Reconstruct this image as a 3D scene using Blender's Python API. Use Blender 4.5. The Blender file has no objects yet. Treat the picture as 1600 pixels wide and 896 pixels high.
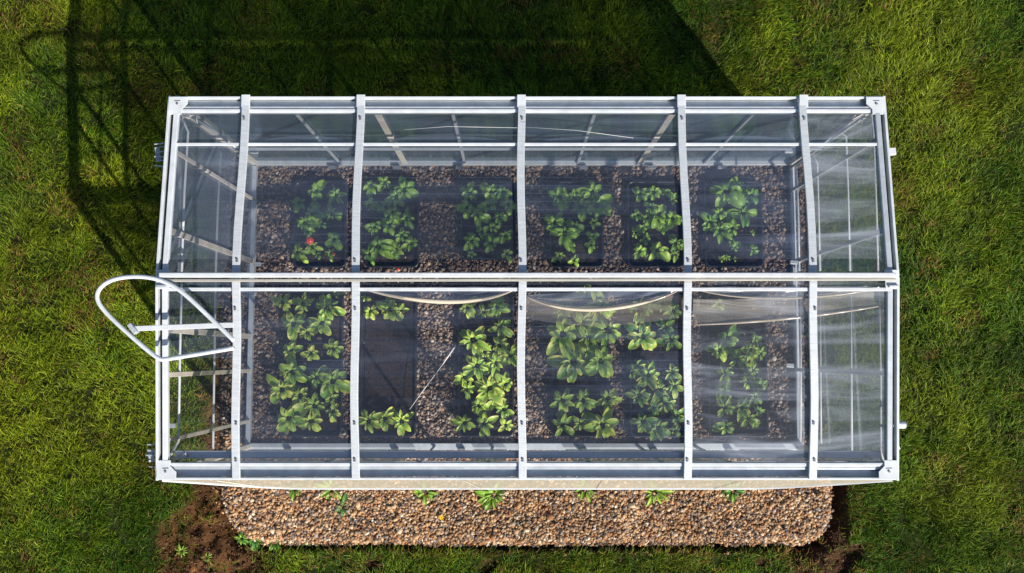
import bpy, math, random
import numpy as np
from mathutils import Vector, Matrix
random.seed(7); rng = np.random.default_rng(11)
R = math.radians
scn = bpy.context.scene
col = scn.collection

# ------------------------------------------------------------------ camera
CAM_H = 8.0; F = 1366.0; TILT = math.atan(112.0 / F)
ct, st = math.cos(TILT), math.sin(TILT)
cam = bpy.data.cameras.new('camera'); cam.sensor_width = 36.0; cam.lens = 36.0 * F / 1600.0
cam.clip_end = 1000.0
camo = bpy.data.objects.new('camera', cam); col.objects.link(camo)
camo.location = (0, 0, CAM_H); camo.rotation_euler = (TILT, 0, 0)
scn.camera = camo

def P(px, py, z=0.0):
    """world point at height z for a spot measured on the plan of the garden"""
    u, v = px - 800.0, 448.0 - py
    dy, dz = v * ct + F * st, v * st - F * ct
    t = (z - CAM_H) / dz
    return Vector((u * t, dy * t, z))

def to_plan(x, y, z=0.0):
    """numpy: plan coordinates of world points"""
    d = z - CAM_H
    cy = y * ct + d * st
    cz = -y * st + d * ct
    return 800 + F * x / (-cz), 448 - F * cy / (-cz)

# ------------------------------------------------------------------ helpers
def tag(o, label=None, cat=None, group=None, kind=None):
    if label: o['label'] = label
    if cat: o['category'] = cat
    if group: o['group'] = group
    if kind: o['kind'] = kind
    return o

class MB:
    def __init__(s): s.v = []; s.f = []; s.c = []; s.haswc = False
    def add(s, vs, fs, cs=None):
        b = len(s.v); s.v += [tuple(p) for p in vs]; s.f += [tuple(i + b for i in f) for f in fs]
        if cs is not None: s.c += cs; s.haswc = True
        elif s.haswc: s.c += [(0, 0, 0, 1)] * len(vs)
        return s
    def box(s, a, b):
        (x0, y0, z0), (x1, y1, z1) = a, b
        vs = [(x, y, z) for z in (z0, z1) for y in (y0, y1) for x in (x0, x1)]
        return s.add(vs, [(0, 2, 3, 1), (4, 5, 7, 6), (0, 1, 5, 4), (2, 6, 7, 3), (0, 4, 6, 2), (1, 3, 7, 5)])
    def bar(s, a, b, w, h, up=(0, 0, 1), e0=0, e1=0):
        a, b = Vector(a), Vector(b); d = (b - a).normalized(); a = a - d * e0; b = b + d * e1
        up = Vector(up); side = d.cross(up)
        if side.length < 1e-5: side = d.cross(Vector((1, 0, 0)))
        side.normalize(); up = side.cross(d).normalized()
        vs = []
        for p in (a, b):
            for su, sv in ((-1, -1), (1, -1), (1, 1), (-1, 1)):
                vs.append(p + side * su * w / 2 + up * sv * h / 2)
        return s.add(vs, [(0, 1, 2, 3), (7, 6, 5, 4), (0, 4, 5, 1), (1, 5, 6, 2), (2, 6, 7, 3), (3, 7, 4, 0)])
    def path(s, pts, w, h, up=(0, 0, 1)):
        """flat profile swept along a polyline"""
        pts = [Vector(p) for p in pts]; n = len(pts); rings = []; vs = []
        for i, p in enumerate(pts):
            d = (pts[min(i + 1, n - 1)] - pts[max(i - 1, 0)]).normalized()
            side = d.cross(Vector(up)).normalized(); u = side.cross(d).normalized()
            for su, sv in ((-1, -1), (1, -1), (1, 1), (-1, 1)):
                vs.append(p + side * su * w / 2 + u * sv * h / 2)
        fs = [(3, 2, 1, 0), tuple(4 * (n - 1) + k for k in range(4))]
        for i in range(n - 1):
            for k in range(4):
                a = 4 * i + k; b = 4 * i + (k + 1) % 4
                fs.append((a, b, b + 4, a + 4))
        return s.add(vs, fs)
    def tube(s, pts, r, n=8, closed=False, cap=True):
        pts = [Vector(p) for p in pts]; m = len(pts)
        rr = r if isinstance(r, (list, tuple)) else [r] * m
        ref = None; vs = []
        for i, p in enumerate(pts):
            if closed: d = (pts[(i + 1) % m] - pts[(i - 1) % m]).normalized()
            else: d = (pts[min(i + 1, m - 1)] - pts[max(i - 1, 0)]).normalized()
            if ref is None:
                ref = d.cross(Vector((0, 0, 1)))
                if ref.length < .05: ref = d.cross(Vector((1, 0, 0)))
            ref = (ref - d * ref.dot(d)).normalized(); o2 = d.cross(ref)
            for k in range(n):
                a = 2 * math.pi * k / n
                vs.append(p + (ref * math.cos(a) + o2 * math.sin(a)) * rr[i])
        fs = []
        for i in range(m if closed else m - 1):
            j = (i + 1) % m
            for k in range(n):
                fs.append((i * n + k, i * n + (k + 1) % n, j * n + (k + 1) % n, j * n + k))
        if not closed and cap:
            fs.append(tuple(range(n))[::-1]); fs.append(tuple((m - 1) * n + k for k in range(n)))
        return s.add(vs, fs)
    def sheet(s, fn, nu, nv):
        vs = [fn(i / nu, j / nv) for j in range(nv + 1) for i in range(nu + 1)]
        w = nu + 1
        return s.add(vs, [(j * w + i, j * w + i + 1, (j + 1) * w + i + 1, (j + 1) * w + i) for j in range(nv) for i in range(nu)])
    def build(s, name, m, parent=None, bevel=0, smooth=False):
        me = bpy.data.meshes.new(name); me.from_pydata(s.v, [], s.f); me.materials.append(m)
        if s.haswc:
            ca = me.color_attributes.new('col', 'FLOAT_COLOR', 'POINT')
            ca.data.foreach_set('color', np.array(s.c, dtype=np.float32).ravel())
        if smooth: me.polygons.foreach_set('use_smooth', [True] * len(me.polygons))
        me.update()
        o = bpy.data.objects.new(name, me); col.objects.link(o)
        if parent: o.parent = parent
        if bevel:
            b = o.modifiers.new('bevel', 'BEVEL'); b.width = bevel; b.segments = 2; b.limit_method = 'ANGLE'
            for p in me.polygons: p.use_smooth = False
        return o

def empty(name, loc=(0, 0, 0)):
    o = bpy.data.objects.new(name, None); col.objects.link(o); o.location = loc; o.empty_display_size = .1
    return o

def np_mesh(name, V, sizes, idx, C, m, smooth=False):
    """fast mesh from numpy arrays; sizes = corner count per face"""
    me = bpy.data.meshes.new(name)
    me.vertices.add(len(V)); me.vertices.foreach_set('co', np.ascontiguousarray(V, dtype=np.float32).ravel())
    me.loops.add(len(idx)); me.loops.foreach_set('vertex_index', np.ascontiguousarray(idx, dtype=np.int32))
    me.polygons.add(len(sizes))
    starts = np.zeros(len(sizes), dtype=np.int32); starts[1:] = np.cumsum(sizes)[:-1]
    me.polygons.foreach_set('loop_start', starts)
    if smooth: me.polygons.foreach_set('use_smooth', np.ones(len(sizes), dtype=bool))
    if C is not None:
        ca = me.color_attributes.new('col', 'FLOAT_COLOR', 'POINT')
        c4 = np.ones((len(V), 4), dtype=np.float32); c4[:, :3] = C
        ca.data.foreach_set('color', c4.ravel())
    me.materials.append(m); me.update(); me.validate()
    o = bpy.data.objects.new(name, me); col.objects.link(o)
    return o

def hash2(i, j, s):
    h = (i * 374761393 + j * 668265263 + s * 974711) & 0x7fffffff
    h = ((h ^ (h >> 13)) * 1274126177) & 0x7fffffff
    return ((h ^ (h >> 16)) & 0xffff) / 65535.0
def noise(x, y, sc, s=0):
    x = np.asarray(x) / sc + 1000; y = np.asarray(y) / sc + 1000
    i = np.floor(x).astype(np.int64); j = np.floor(y).astype(np.int64)
    fx = x - i; fy = y - j; fx = fx * fx * (3 - 2 * fx); fy = fy * fy * (3 - 2 * fy)
    a = hash2(i, j, s); b = hash2(i + 1, j, s); c = hash2(i, j + 1, s); d = hash2(i + 1, j + 1, s)
    return (a * (1 - fx) + b * fx) * (1 - fy) + (c * (1 - fx) + d * fx) * fy
def fbm(x, y, sc, s=0, o=4):
    t = 0; w = 0; a = 1
    for k in range(o):
        t = t + a * noise(x, y, sc / 2 ** k, s + k * 17); w += a; a *= .55
    return t / w
def sstep(a, b, x):
    t = np.clip((x - a) / (b - a), 0, 1); return t * t * (3 - 2 * t)

# ------------------------------------------------------------------ materials
def newmat(name):
    m = bpy.data.materials.new(name); m.use_nodes = True
    nt = m.node_tree; nt.nodes.clear()
    out = nt.nodes.new('ShaderNodeOutputMaterial')
    def N(t, **k):
        n = nt.nodes.new(t)
        for a, b in k.items():
            if a in n.bl_rna.properties: setattr(n, a, b)
            else: n.inputs[a].default_value = b
        return n
    L = nt.links.new
    return m, nt, out, N, L
def pbr(name, colr, rough=.5, metal=0, nscale=0, namt=0, bump=0, spec=.5, stretch=None, bscale=None):
    m, nt, out, N, L = newmat(name)
    b = N('ShaderNodeBsdfPrincipled'); b.inputs['Roughness'].default_value = rough
    b.inputs['Metallic'].default_value = metal; b.inputs['Specular IOR Level'].default_value = spec
    L(b.outputs[0], out.inputs[0])
    b.inputs['Base Color'].default_value = (*colr, 1)
    if nscale:
        tc = N('ShaderNodeTexCoord'); mp = N('ShaderNodeMapping'); L(tc.outputs['Object'], mp.inputs[0])
        if stretch: mp.inputs['Scale'].default_value = stretch
        n = N('ShaderNodeTexNoise', Scale=nscale, Detail=6.0, Roughness=.65); L(mp.outputs[0], n.inputs['Vector'])
        cr = N('ShaderNodeValToRGB'); L(n.outputs[0], cr.inputs[0])
        e = cr.color_ramp.elements; e[0].position = .3; e[1].position = .7
        e[0].color = (*[c * (1 - namt) for c in colr], 1); e[1].color = (*[min(1, c * (1 + namt)) for c in colr], 1)
        L(cr.outputs[0], b.inputs['Base Color'])
        if bump:
            n2 = N('ShaderNodeTexNoise', Scale=bscale or nscale * 3, Detail=4.0); L(mp.outputs[0], n2.inputs['Vector'])
            bp = N('ShaderNodeBump', Strength=bump, Distance=.002); L(n2.outputs[0], bp.inputs['Height'])
            L(bp.outputs[0], b.inputs['Normal'])
    return m
def colmat(name, rough=.6, trans=0.0, bump=0, spec=.3, mul=1.0, hueN=0):
    """base colour from the 'col' attribute of the mesh"""
    m, nt, out, N, L = newmat(name)
    a = N('ShaderNodeAttribute', attribute_name='col')
    b = N('ShaderNodeBsdfPrincipled'); b.inputs['Roughness'].default_value = rough
    b.inputs['Specular IOR Level'].default_value = spec
    L(a.outputs['Color'], b.inputs['Base Color'])
    if bump:
        tc = N('ShaderNodeTexCoord')
        n2 = N('ShaderNodeTexNoise', Scale=bump, Detail=5.0); L(tc.outputs['Object'], n2.inputs['Vector'])
        bp = N('ShaderNodeBump', Strength=.6, Distance=.01); L(n2.outputs[0], bp.inputs['Height'])
        L(bp.outputs[0], b.inputs['Normal'])
    if trans:
        t = N('ShaderNodeBsdfTranslucent'); L(a.outputs['Color'], t.inputs['Color'])
        mx = N('ShaderNodeMixShader'); mx.inputs[0].default_value = trans
        L(b.outputs[0], mx.inputs[1]); L(t.outputs[0], mx.inputs[2]); L(mx.outputs[0], out.inputs[0])
    else: L(b.outputs[0], out.inputs[0])
    return m

def film(name, tmax, power, tint=(.50, .62, .85), haze=.1, hscale=(.35, 6, 6), rib=0, dif=.45, hlo=.5, hhi=.75, gl_rough=.18, tcol=(1, 1, 1), seed=0, hb=None):
    """thin clear plastic: straight-through light falls off with the angle of incidence, dust and drawn-out streaks of painted-in glare scatter some"""
    m, nt, out, N, L = newmat(name)
    lw = N('ShaderNodeLayerWeight'); lw.inputs[0].default_value = .5
    inv = N('ShaderNodeMath', operation='SUBTRACT'); inv.inputs[0].default_value = 1; L(lw.outputs['Facing'], inv.inputs[1])
    pw = N('ShaderNodeMath', operation='POWER'); L(inv.outputs[0], pw.inputs[0]); pw.inputs[1].default_value = power
    tm = N('ShaderNodeMath', operation='MULTIPLY'); L(pw.outputs[0], tm.inputs[0]); tm.inputs[1].default_value = tmax
    tc = N('ShaderNodeTexCoord'); mp = N('ShaderNodeMapping'); L(tc.outputs['Object'], mp.inputs[0])
    mp.inputs['Scale'].default_value = hscale; mp.inputs['Location'].default_value = (seed * 3.1, seed * 1.7, 0)
    n = N('ShaderNodeTexNoise', Scale=1.0, Detail=7.0, Roughness=.6, Distortion=.9); L(mp.outputs[0], n.inputs['Vector'])
    mr = N('ShaderNodeMapRange'); L(n.outputs[0], mr.inputs[0]); mr.inputs[1].default_value = hlo; mr.inputs[2].default_value = hhi
    mr.inputs[3].default_value = 0; mr.inputs[4].default_value = haze
    hz = mr.outputs[0]
    if hb:      # streaks gather towards one end
        sp = N('ShaderNodeSeparateXYZ'); L(tc.outputs['Object'], sp.inputs[0])
        m3 = N('ShaderNodeMapRange'); L(sp.outputs[0], m3.inputs[0])
        m3.inputs[1].default_value = hb[0]; m3.inputs[2].default_value = hb[1]; m3.inputs[3].default_value = hb[2]; m3.inputs[4].default_value = 1
        mm = N('ShaderNodeMath', operation='MULTIPLY'); L(hz, mm.inputs[0]); L(m3.outputs[0], mm.inputs[1]); hz = mm.outputs[0]
    if rib:
        sp2 = N('ShaderNodeSeparateXYZ'); L(tc.outputs['Object'], sp2.inputs[0])
        sc = N('ShaderNodeMath', operation='MULTIPLY'); L(sp2.outputs[1], sc.inputs[0]); sc.inputs[1].default_value = 17.5
        fr = N('ShaderNodeMath', operation='FRACT'); L(sc.outputs[0], fr.inputs[0])
        gt = N('ShaderNodeMath', operation='GREATER_THAN'); L(fr.outputs[0], gt.inputs[0]); gt.inputs[1].default_value = .9
        n3 = N('ShaderNodeTexNoise', Scale=2.2, Detail=2.0); L(tc.outputs['Object'], n3.inputs['Vector'])
        r3 = N('ShaderNodeMapRange'); L(n3.outputs[0], r3.inputs[0]); r3.inputs[1].default_value = .42; r3.inputs[2].default_value = .62
        r3.inputs[3].default_value = 0; r3.inputs[4].default_value = rib
        mu = N('ShaderNodeMath', operation='MULTIPLY'); L(gt.outputs[0], mu.inputs[0]); L(r3.outputs[0], mu.inputs[1])
        ad = N('ShaderNodeMath', operation='ADD'); L(mu.outputs[0], ad.inputs[0]); L(hz, ad.inputs[1]); hz = ad.outputs[0]
    ih = N('ShaderNodeMath', operation='SUBTRACT', use_clamp=True); ih.inputs[0].default_value = 1; L(hz, ih.inputs[1])
    T = N('ShaderNodeMath', operation='MULTIPLY'); L(tm.outputs[0], T.inputs[0]); L(ih.outputs[0], T.inputs[1])
    g = N('ShaderNodeBsdfGlossy'); g.inputs['Roughness'].default_value = gl_rough; g.inputs['Color'].default_value = (.8, .85, .95, 1)
    d = N('ShaderNodeBsdfDiffuse'); d.inputs['Color'].default_value = (*tint, 1)
    # haze of dust and painted-in glare raises the scattering share
    df = N('ShaderNodeMath', operation='ADD', use_clamp=True); df.inputs[0].default_value = dif; L(hz, df.inputs[1])
    sm = N('ShaderNodeMixShader'); L(df.outputs[0], sm.inputs[0]); L(g.outputs[0], sm.inputs[1]); L(d.outputs[0], sm.inputs[2])
    tr = N('ShaderNodeBsdfTransparent'); tr.inputs[0].default_value = (*tcol, 1)
    mx = N('ShaderNodeMixShader'); L(T.outputs[0], mx.inputs[0]); L(sm.outputs[0], mx.inputs[1]); L(tr.outputs[0], mx.inputs[2])
    L(mx.outputs[0], out.inputs[0])
    return m

M = {}
M['white'] = pbr('white_painted_aluminium', (.58, .635, .70), .34, 0, 9, .14, .3, stretch=(1, 1, 1), bscale=180)
M['rafter'] = pbr('brushed_white_aluminium', (.54, .595, .66), .36, .12, 12, .16, .6, stretch=(1, 9, 1), bscale=90)
M['steel'] = pbr('zinc_steel', (.45, .47, .50), .35, .8, 30, .25, .3)
M['greyblue'] = pbr('grey_aluminium', (.50, .56, .63), .4, .3, 12, .15, .3)
M['cream'] = pbr('cream_plastic_and_ridge_shade', (.36, .36, .34), .5, 0, 9, .14, .3, stretch=(.3, 2, 2))
M['tan'] = pbr('warm_grey_aluminium', (.60, .575, .53), .45, .1, 9, .2, .3)
M['tray'] = pbr('black_tray_plastic', (.012, .013, .020), .36, 0, 25, .5, .4)
M['soil'] = pbr('potting_soil', (.018, .014, .014), .9, 0, 45, .75, 1.0, spec=.1)
M['dark'] = pbr('dark_rubber_and_gap', (.02, .02, .02), .6, 0, 30, .3)
M['red'] = pbr('red_fruit_skin', (.75, .045, .015), .25, 0, 40, .2)
M['yellow'] = pbr('yellow_petal', (.8, .55, .02), .5, 0, 60, .2)
M['wire'] = pbr('pale_wire', (.70, .72, .72), .4, .2, 30, .1)
M['stone'] = colmat('gravel_stone', .75, bump=160, spec=.25)
M['blade'] = colmat('grass_blade', .55, trans=.35, spec=.25)
M['leaf'] = colmat('seedling_leaf', .40, trans=.3, spec=.45)
M['ground'] = colmat('bare_earth', .95, bump=70, spec=.1)
M['roof'] = film('clear_roof_film', .95, 1.25, tint=(.44, .56, .85), haze=.22, rib=.08, dif=.31, hb=(-1.0, 2.2, .5), hscale=(.6, 5, 5), hlo=.42, hhi=.78)  # haze and blue tint paint uneven sky glare into the film
M['wispy'] = film('wispy_roof_film', .93, 1.25, haze=.50, rib=.05, dif=.32, hscale=(.8, 5.5, 5), hlo=.45, hhi=.78, tint=(.58, .66, .80))
M['backfilm'] = film('back_wall_film', .28, .6, tint=(.05, .085, .09), haze=.2, dif=.6, hscale=(.4, 3, 9), tcol=(.80, .95, .92))
M['gable'] = film('gable_film', .86, .5, tint=(.25, .33, .45), haze=.15, dif=.4, hscale=(3, .5, 2))
M['dimmed'] = film('dimmed_front_film', .50, .3, tint=(.55, .6, .65), haze=.3, dif=.8, hscale=(.5, 3, 5))  # dimness added to hold back sun beside the clear strips
M['clear'] = film('clear_front_film', .98, .1, tint=(.55, .6, .65), haze=.05, dif=.4)
M['fold'] = film('sagging_film', .84, .5, tint=(.80, .76, .68), haze=.42, dif=.75, hscale=(1.2, 10, 10), hlo=.38, hhi=.7)
M['apron'] = film('cream_apron_film', .42, .15, tint=(.42, .40, .34), haze=.1, dif=.95)
M['foldthin'] = film('thin_sagging_film', .84, .4, tint=(.74, .66, .56), haze=.4, dif=.7, hscale=(1.2, 10, 10), hlo=.42, hhi=.75)
M['foldblue'] = film('slack_film', .78, .5, tint=(.45, .55, .75), haze=.3, dif=.6, hscale=(1.2, 10, 10))
M['bead'] = film('film_hem', .25, .4, tint=(.72, .64, .52), haze=.4, dif=.9, hscale=(2, 10, 10))

# ------------------------------------------------------------------ ground, bed, lawn
BED = (345, 232, 1300, 852)       # gravel bed on the plan
def bed_d(px, py):
    """signed distance (plan units) to the gravel bed, negative inside; the front corners are rounded"""
    cx, cy = (BED[0] + BED[2]) / 2, (BED[1] + BED[3]) / 2
    hx, hy = (BED[2] - BED[0]) / 2, (BED[3] - BED[1]) / 2
    r = np.where(py > 600, 55, 10)
    # left front corner cut more
    hxl = hx - np.where((px < cx), np.clip((py - 760) / 90, 0, 1) * 18, 0)
    hxl = hxl - np.where(px > cx, sstep(745, 700, py) * 42, 0)
    qx = np.abs(px - cx) - hxl + r; qy = np.abs(py - cy) - hy + r
    return np.hypot(np.maximum(qx, 0), np.maximum(qy, 0)) + np.minimum(np.maximum(qx, qy), 0) - r
def seg_d(px, py, a, b):
    ax, ay = a; bx, by = b; dx, dy = bx - ax, by - ay
    t = np.clip(((px - ax) * dx + (py - ay) * dy) / (dx * dx + dy * dy), 0, 1)
    return np.hypot(px - ax - t * dx, py - ay - t * dy)
def soil_mask(px, py):
    """1 where the turf is gone"""
    w = (fbm(px, py, 55, 3) - .5) * 46 + (fbm(px, py, 12, 9, 2) - .5) * 14
    d = bed_d(px, py) - 8
    d = np.minimum(d, seg_d(px, py, (330, 765), (318, 860)) - 34 + w * .6)
    d = np.minimum(d, seg_d(px, py, (318, 850), (325, 1000)) - 66 + w)
    d = np.minimum(d, seg_d(px, py, (330, 880), (395, 885)) - 26 + w * .7)
    d = np.minimum(d, seg_d(px, py, (360, 520), (330, 760)) - 20 + w * .5)
    d = np.minimum(d, seg_d(px, py, (1296, 740), (1308, 840)) - 22 + w * .5)
    d = np.minimum(d, seg_d(px, py, (1250, 872), (1330, 868)) - 16 + w * .6)
    d = np.minimum(d, seg_d(px, py, (1255, 900), (1310, 895)) - 16 + w * .6)
    for (x, y, r) in ((585, 888, 10), (760, 886, 13), (842, 893, 9), (1192, 885, 8), (268, 872, 12)):
        d = np.minimum(d, np.hypot(px - x, py - y) - r + w * .5)
    return 1 - sstep(-3, 5, d), d
def ground_h(px, py):
    s, d = soil_mask(px, py)
    b = bed_d(px, py)
    trench = np.exp(-((b - 9) / 10) ** 2) * np.where((py > 800) | (px > 1290), 1.0, .25)
    left = sstep(345, 300, px) * .6
    h = -.035 * s - .10 * trench * s - .02 * s * left
    h = h + s * ((fbm(px, py, 30, 21) - .5) * .16 + (fbm(px, py, 7, 23, 3) - .5) * .05) * sstep(4, 16, b) + (fbm(px, py, 160, 5) - .5) * .03 * (1 - s)
    h = np.where(b < 0, -.05, h)
    return h

fx = np.concatenate([np.array([-400, -150, -60, -25, -12]), np.arange(-6.3, 6.31, .028), np.array([12, 25, 60, 150, 400])])
fy = np.concatenate([np.array([-400, -150, -60, -25, -10]), np.arange(-3.6, -1.0, .02), np.arange(-1.0, 5.2, .05), np.array([10, 25, 60, 150, 400])])
GX, GY = np.meshgrid(fx, fy)
gx, gy = GX.ravel(), GY.ravel()
gpx, gpy = to_plan(gx, gy)
near = (np.abs(gx) < 6.5) & (gy > -3.7) & (gy < 5.3)
gz = np.where(near, ground_h(gpx, gpy), 0)
s_, d_ = soil_mask(gpx, gpy); s_ = np.where(near, s_, 0)
n1 = fbm(gpx, gpy, 26, 31)[:, None]; n2 = fbm(gpx, gpy, 9, 41)[:, None]
leftness = sstep(460, 330, gpx)[:, None]
earth = (np.array([.050, .028, .016]) * (1 - leftness) + np.array([.095, .046, .020]) * leftness) * (.45 + 1.1 * n1) * (.6 + .8 * n2)
turf = np.array([.022, .030, .008]) * (.6 + .8 * n1)
earth = earth * (.35 + 1.3 * fbm(gpx, gpy, 14, 47)[:, None] ** 1.3)
GC = earth * s_[:, None] + turf * (1 - s_[:, None])
W = len(fx); jj, ii = np.meshgrid(np.arange(len(fy) - 1), np.arange(W - 1), indexing='ij')
a = (jj * W + ii).ravel(); q = np.stack([a, a + 1, a + W + 1, a + W], 1)
g = np_mesh('ground', np.stack([gx, gy, gz], 1), np.full(len(q), 4), q.ravel(), GC, M['ground'], smooth=True)
tag(g, kind='structure')

# gravel bed: a shallow heap of real stones over a base sheet
ICO_V = []; t_ = (1 + 5 ** .5) / 2
for a_, b_ in ((-1, t_), (1, t_), (-1, -t_), (1, -t_)): ICO_V.append((a_, b_, 0))
for a_, b_ in ((-1, t_), (1, t_), (-1, -t_), (1, -t_)): ICO_V.append((0, a_, b_))
for a_, b_ in ((t_, -1), (t_, 1), (-t_, -1), (-t_, 1)): ICO_V.append((a_, 0, b_))
ICO_V = np.array(ICO_V) / math.hypot(1, t_)
ICO_F = np.array([(0, 11, 5), (0, 5, 1), (0, 1, 7), (0, 7, 10), (0, 10, 11), (1, 5, 9), (5, 11, 4), (11, 10, 2), (10, 7, 6), (7, 1, 8),
                  (3, 9, 4), (3, 4, 2), (3, 2, 6), (3, 6, 8), (3, 8, 9), (4, 9, 5), (2, 4, 11), (6, 2, 10), (8, 6, 7), (9, 8, 1)])
def rotmats(n, tilt=1.0):
    q = rng.normal(size=(n, 4)); q[:, 1:3] *= tilt; q /= np.linalg.norm(q, axis=1)[:, None]
    w, x, y, z = q.T
    return np.stack([np.stack([1 - 2 * (y * y + z * z), 2 * (x * y - z * w), 2 * (x * z + y * w)], 1),
                     np.stack([2 * (x * y + z * w), 1 - 2 * (x * x + z * z), 2 * (y * z - x * w)], 1),
                     np.stack([2 * (x * z - y * w), 2 * (y * z + x * w), 1 - 2 * (x * x + y * y)], 1)], 1)
PAL = np.array([(.46, .26, .13), (.36, .19, .09), (.56, .37, .21), (.27, .16, .10), (.16, .13, .12), (.62, .50, .36),
                (.17, .13, .12), (.44, .20, .09), (.33, .28, .25), (.50, .34, .20), (.12, .10, .10), (.70, .62, .52)])
PW = np.array([15, 13, 12, 10, 8, 6, 6, 5, 8, 13, 4, 3.]); PW /= PW.sum()
def stones(name, x0, x1, y0, y1, dens, smin, smax, keep, zfn, label=None, dark=1.0, grey=0.0):
    n = int((x1 - x0) * (y1 - y0) * dens)
    x = rng.uniform(x0, x1, n); y = rng.uniform(y0, y1, n)
    px, py = to_plan(x, y); k = keep(px, py); x, y, px, py = x[k], y[k], px[k], py[k]; n = len(x)
    s = smin + (smax - smin) * rng.random(n) ** 2.2
    s *= np.where(rng.random(n) < .015, 1.6, 1)
    sc = np.stack([s * rng.uniform(.8, 1.35, n), s * rng.uniform(.7, 1.1, n), s * rng.uniform(.4, .8, n)], 1)
    V = ICO_V[None] * (1 + rng.uniform(-.22, .22, (n, 12, 1))) * sc[:, None, :]
    V = np.einsum('nij,nkj->nki', rotmats(n, .45), V)
    z = zfn(px, py) + rng.uniform(-.2, .9, n) * s
    V += np.stack([x, y, z], 1)[:, None, :]
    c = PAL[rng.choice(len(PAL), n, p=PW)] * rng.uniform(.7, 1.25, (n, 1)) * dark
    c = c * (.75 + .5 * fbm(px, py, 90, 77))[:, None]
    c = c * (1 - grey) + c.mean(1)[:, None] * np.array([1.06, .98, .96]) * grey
    C = np.repeat(c[:, None, :], 12, 1).reshape(-1, 3)
    Fc = (ICO_F[None] + (np.arange(n) * 12)[:, None, None]).reshape(-1, 3)
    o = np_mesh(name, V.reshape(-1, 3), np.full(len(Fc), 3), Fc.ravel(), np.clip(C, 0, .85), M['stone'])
    return o
def bed_z(px, py):
    return .015 - .05 * sstep(-14, 3, bed_d(px, py)) + (fbm(px, py, 70, 8) - .5) * .02
edge = lambda px, py: bed_d(px, py) + (fbm(px, py, 26, 51) - .5) * 20
o = stones('gravel', -2.75, 3.05, -1.78, -.70, 11000, .0055, .021, lambda a, b: (edge(a, b) < 1) | ((edge(a, b) < 13) & (rng.random(len(a)) < .10)), lambda a, b: np.where(bed_d(a, b) > 1.5, ground_h(a, b), bed_z(a, b)), dark=.92)
tag(o, kind='stuff')
o = stones('pebbles', -2.75, 3.05, -.72, 2.05, 3400, .009, .023, lambda a, b: edge(a, b) < 0, bed_z, dark=.60, grey=.48)  # stones darkened and greyed to paint in the shade under the roof
tag(o, kind='stuff')
def soil_zone(a, b):
    s, d = soil_mask(a, b); return (d < 2 + 8 * rng.random(len(a))) & (bed_d(a, b) > 3) & (rng.random(len(a)) < .25 + 1.2 * np.clip(fbm(a, b, 20, 57) - .35, 0, 1))
PAL0 = PAL; PAL = np.array([(.13, .065, .03), (.09, .045, .022), (.06, .032, .018), (.18, .10, .05)]); PW0 = PW; PW = np.array([.35, .3, .25, .1])
o = stones('soil_clods', -3.6, 3.5, -2.6, -.4, 9000, .003, .014, soil_zone, lambda a, b: ground_h(a, b) - .003)
tag(o, kind='stuff'); PAL = PAL0; PW = PW0
# sheet under the stones
bx = np.linspace(-2.75, 3.05, 120); by = np.linspace(-1.8, 2.05, 80); BX, BY = np.meshgrid(bx, by); bx_, by_ = BX.ravel(), BY.ravel()
bpx, bpy_ = to_plan(bx_, by_); bz = bed_z(bpx, bpy_) - .004
ok = bed_d(bpx, bpy_) < 3
W = 120; jj, ii = np.meshgrid(np.arange(79), np.arange(119), indexing='ij'); a = (jj * W + ii).ravel()
q = np.stack([a, a + 1, a + W + 1, a + W], 1); q = q[ok[q].all(1)]
o = np_mesh('gravel_bed', np.stack([bx_, by_, bz], 1), np.full(len(q), 4), q.ravel(), np.tile([.06, .045, .035], (len(bx_), 1)), M['ground'], smooth=True)
tag(o, kind='structure')

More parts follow.
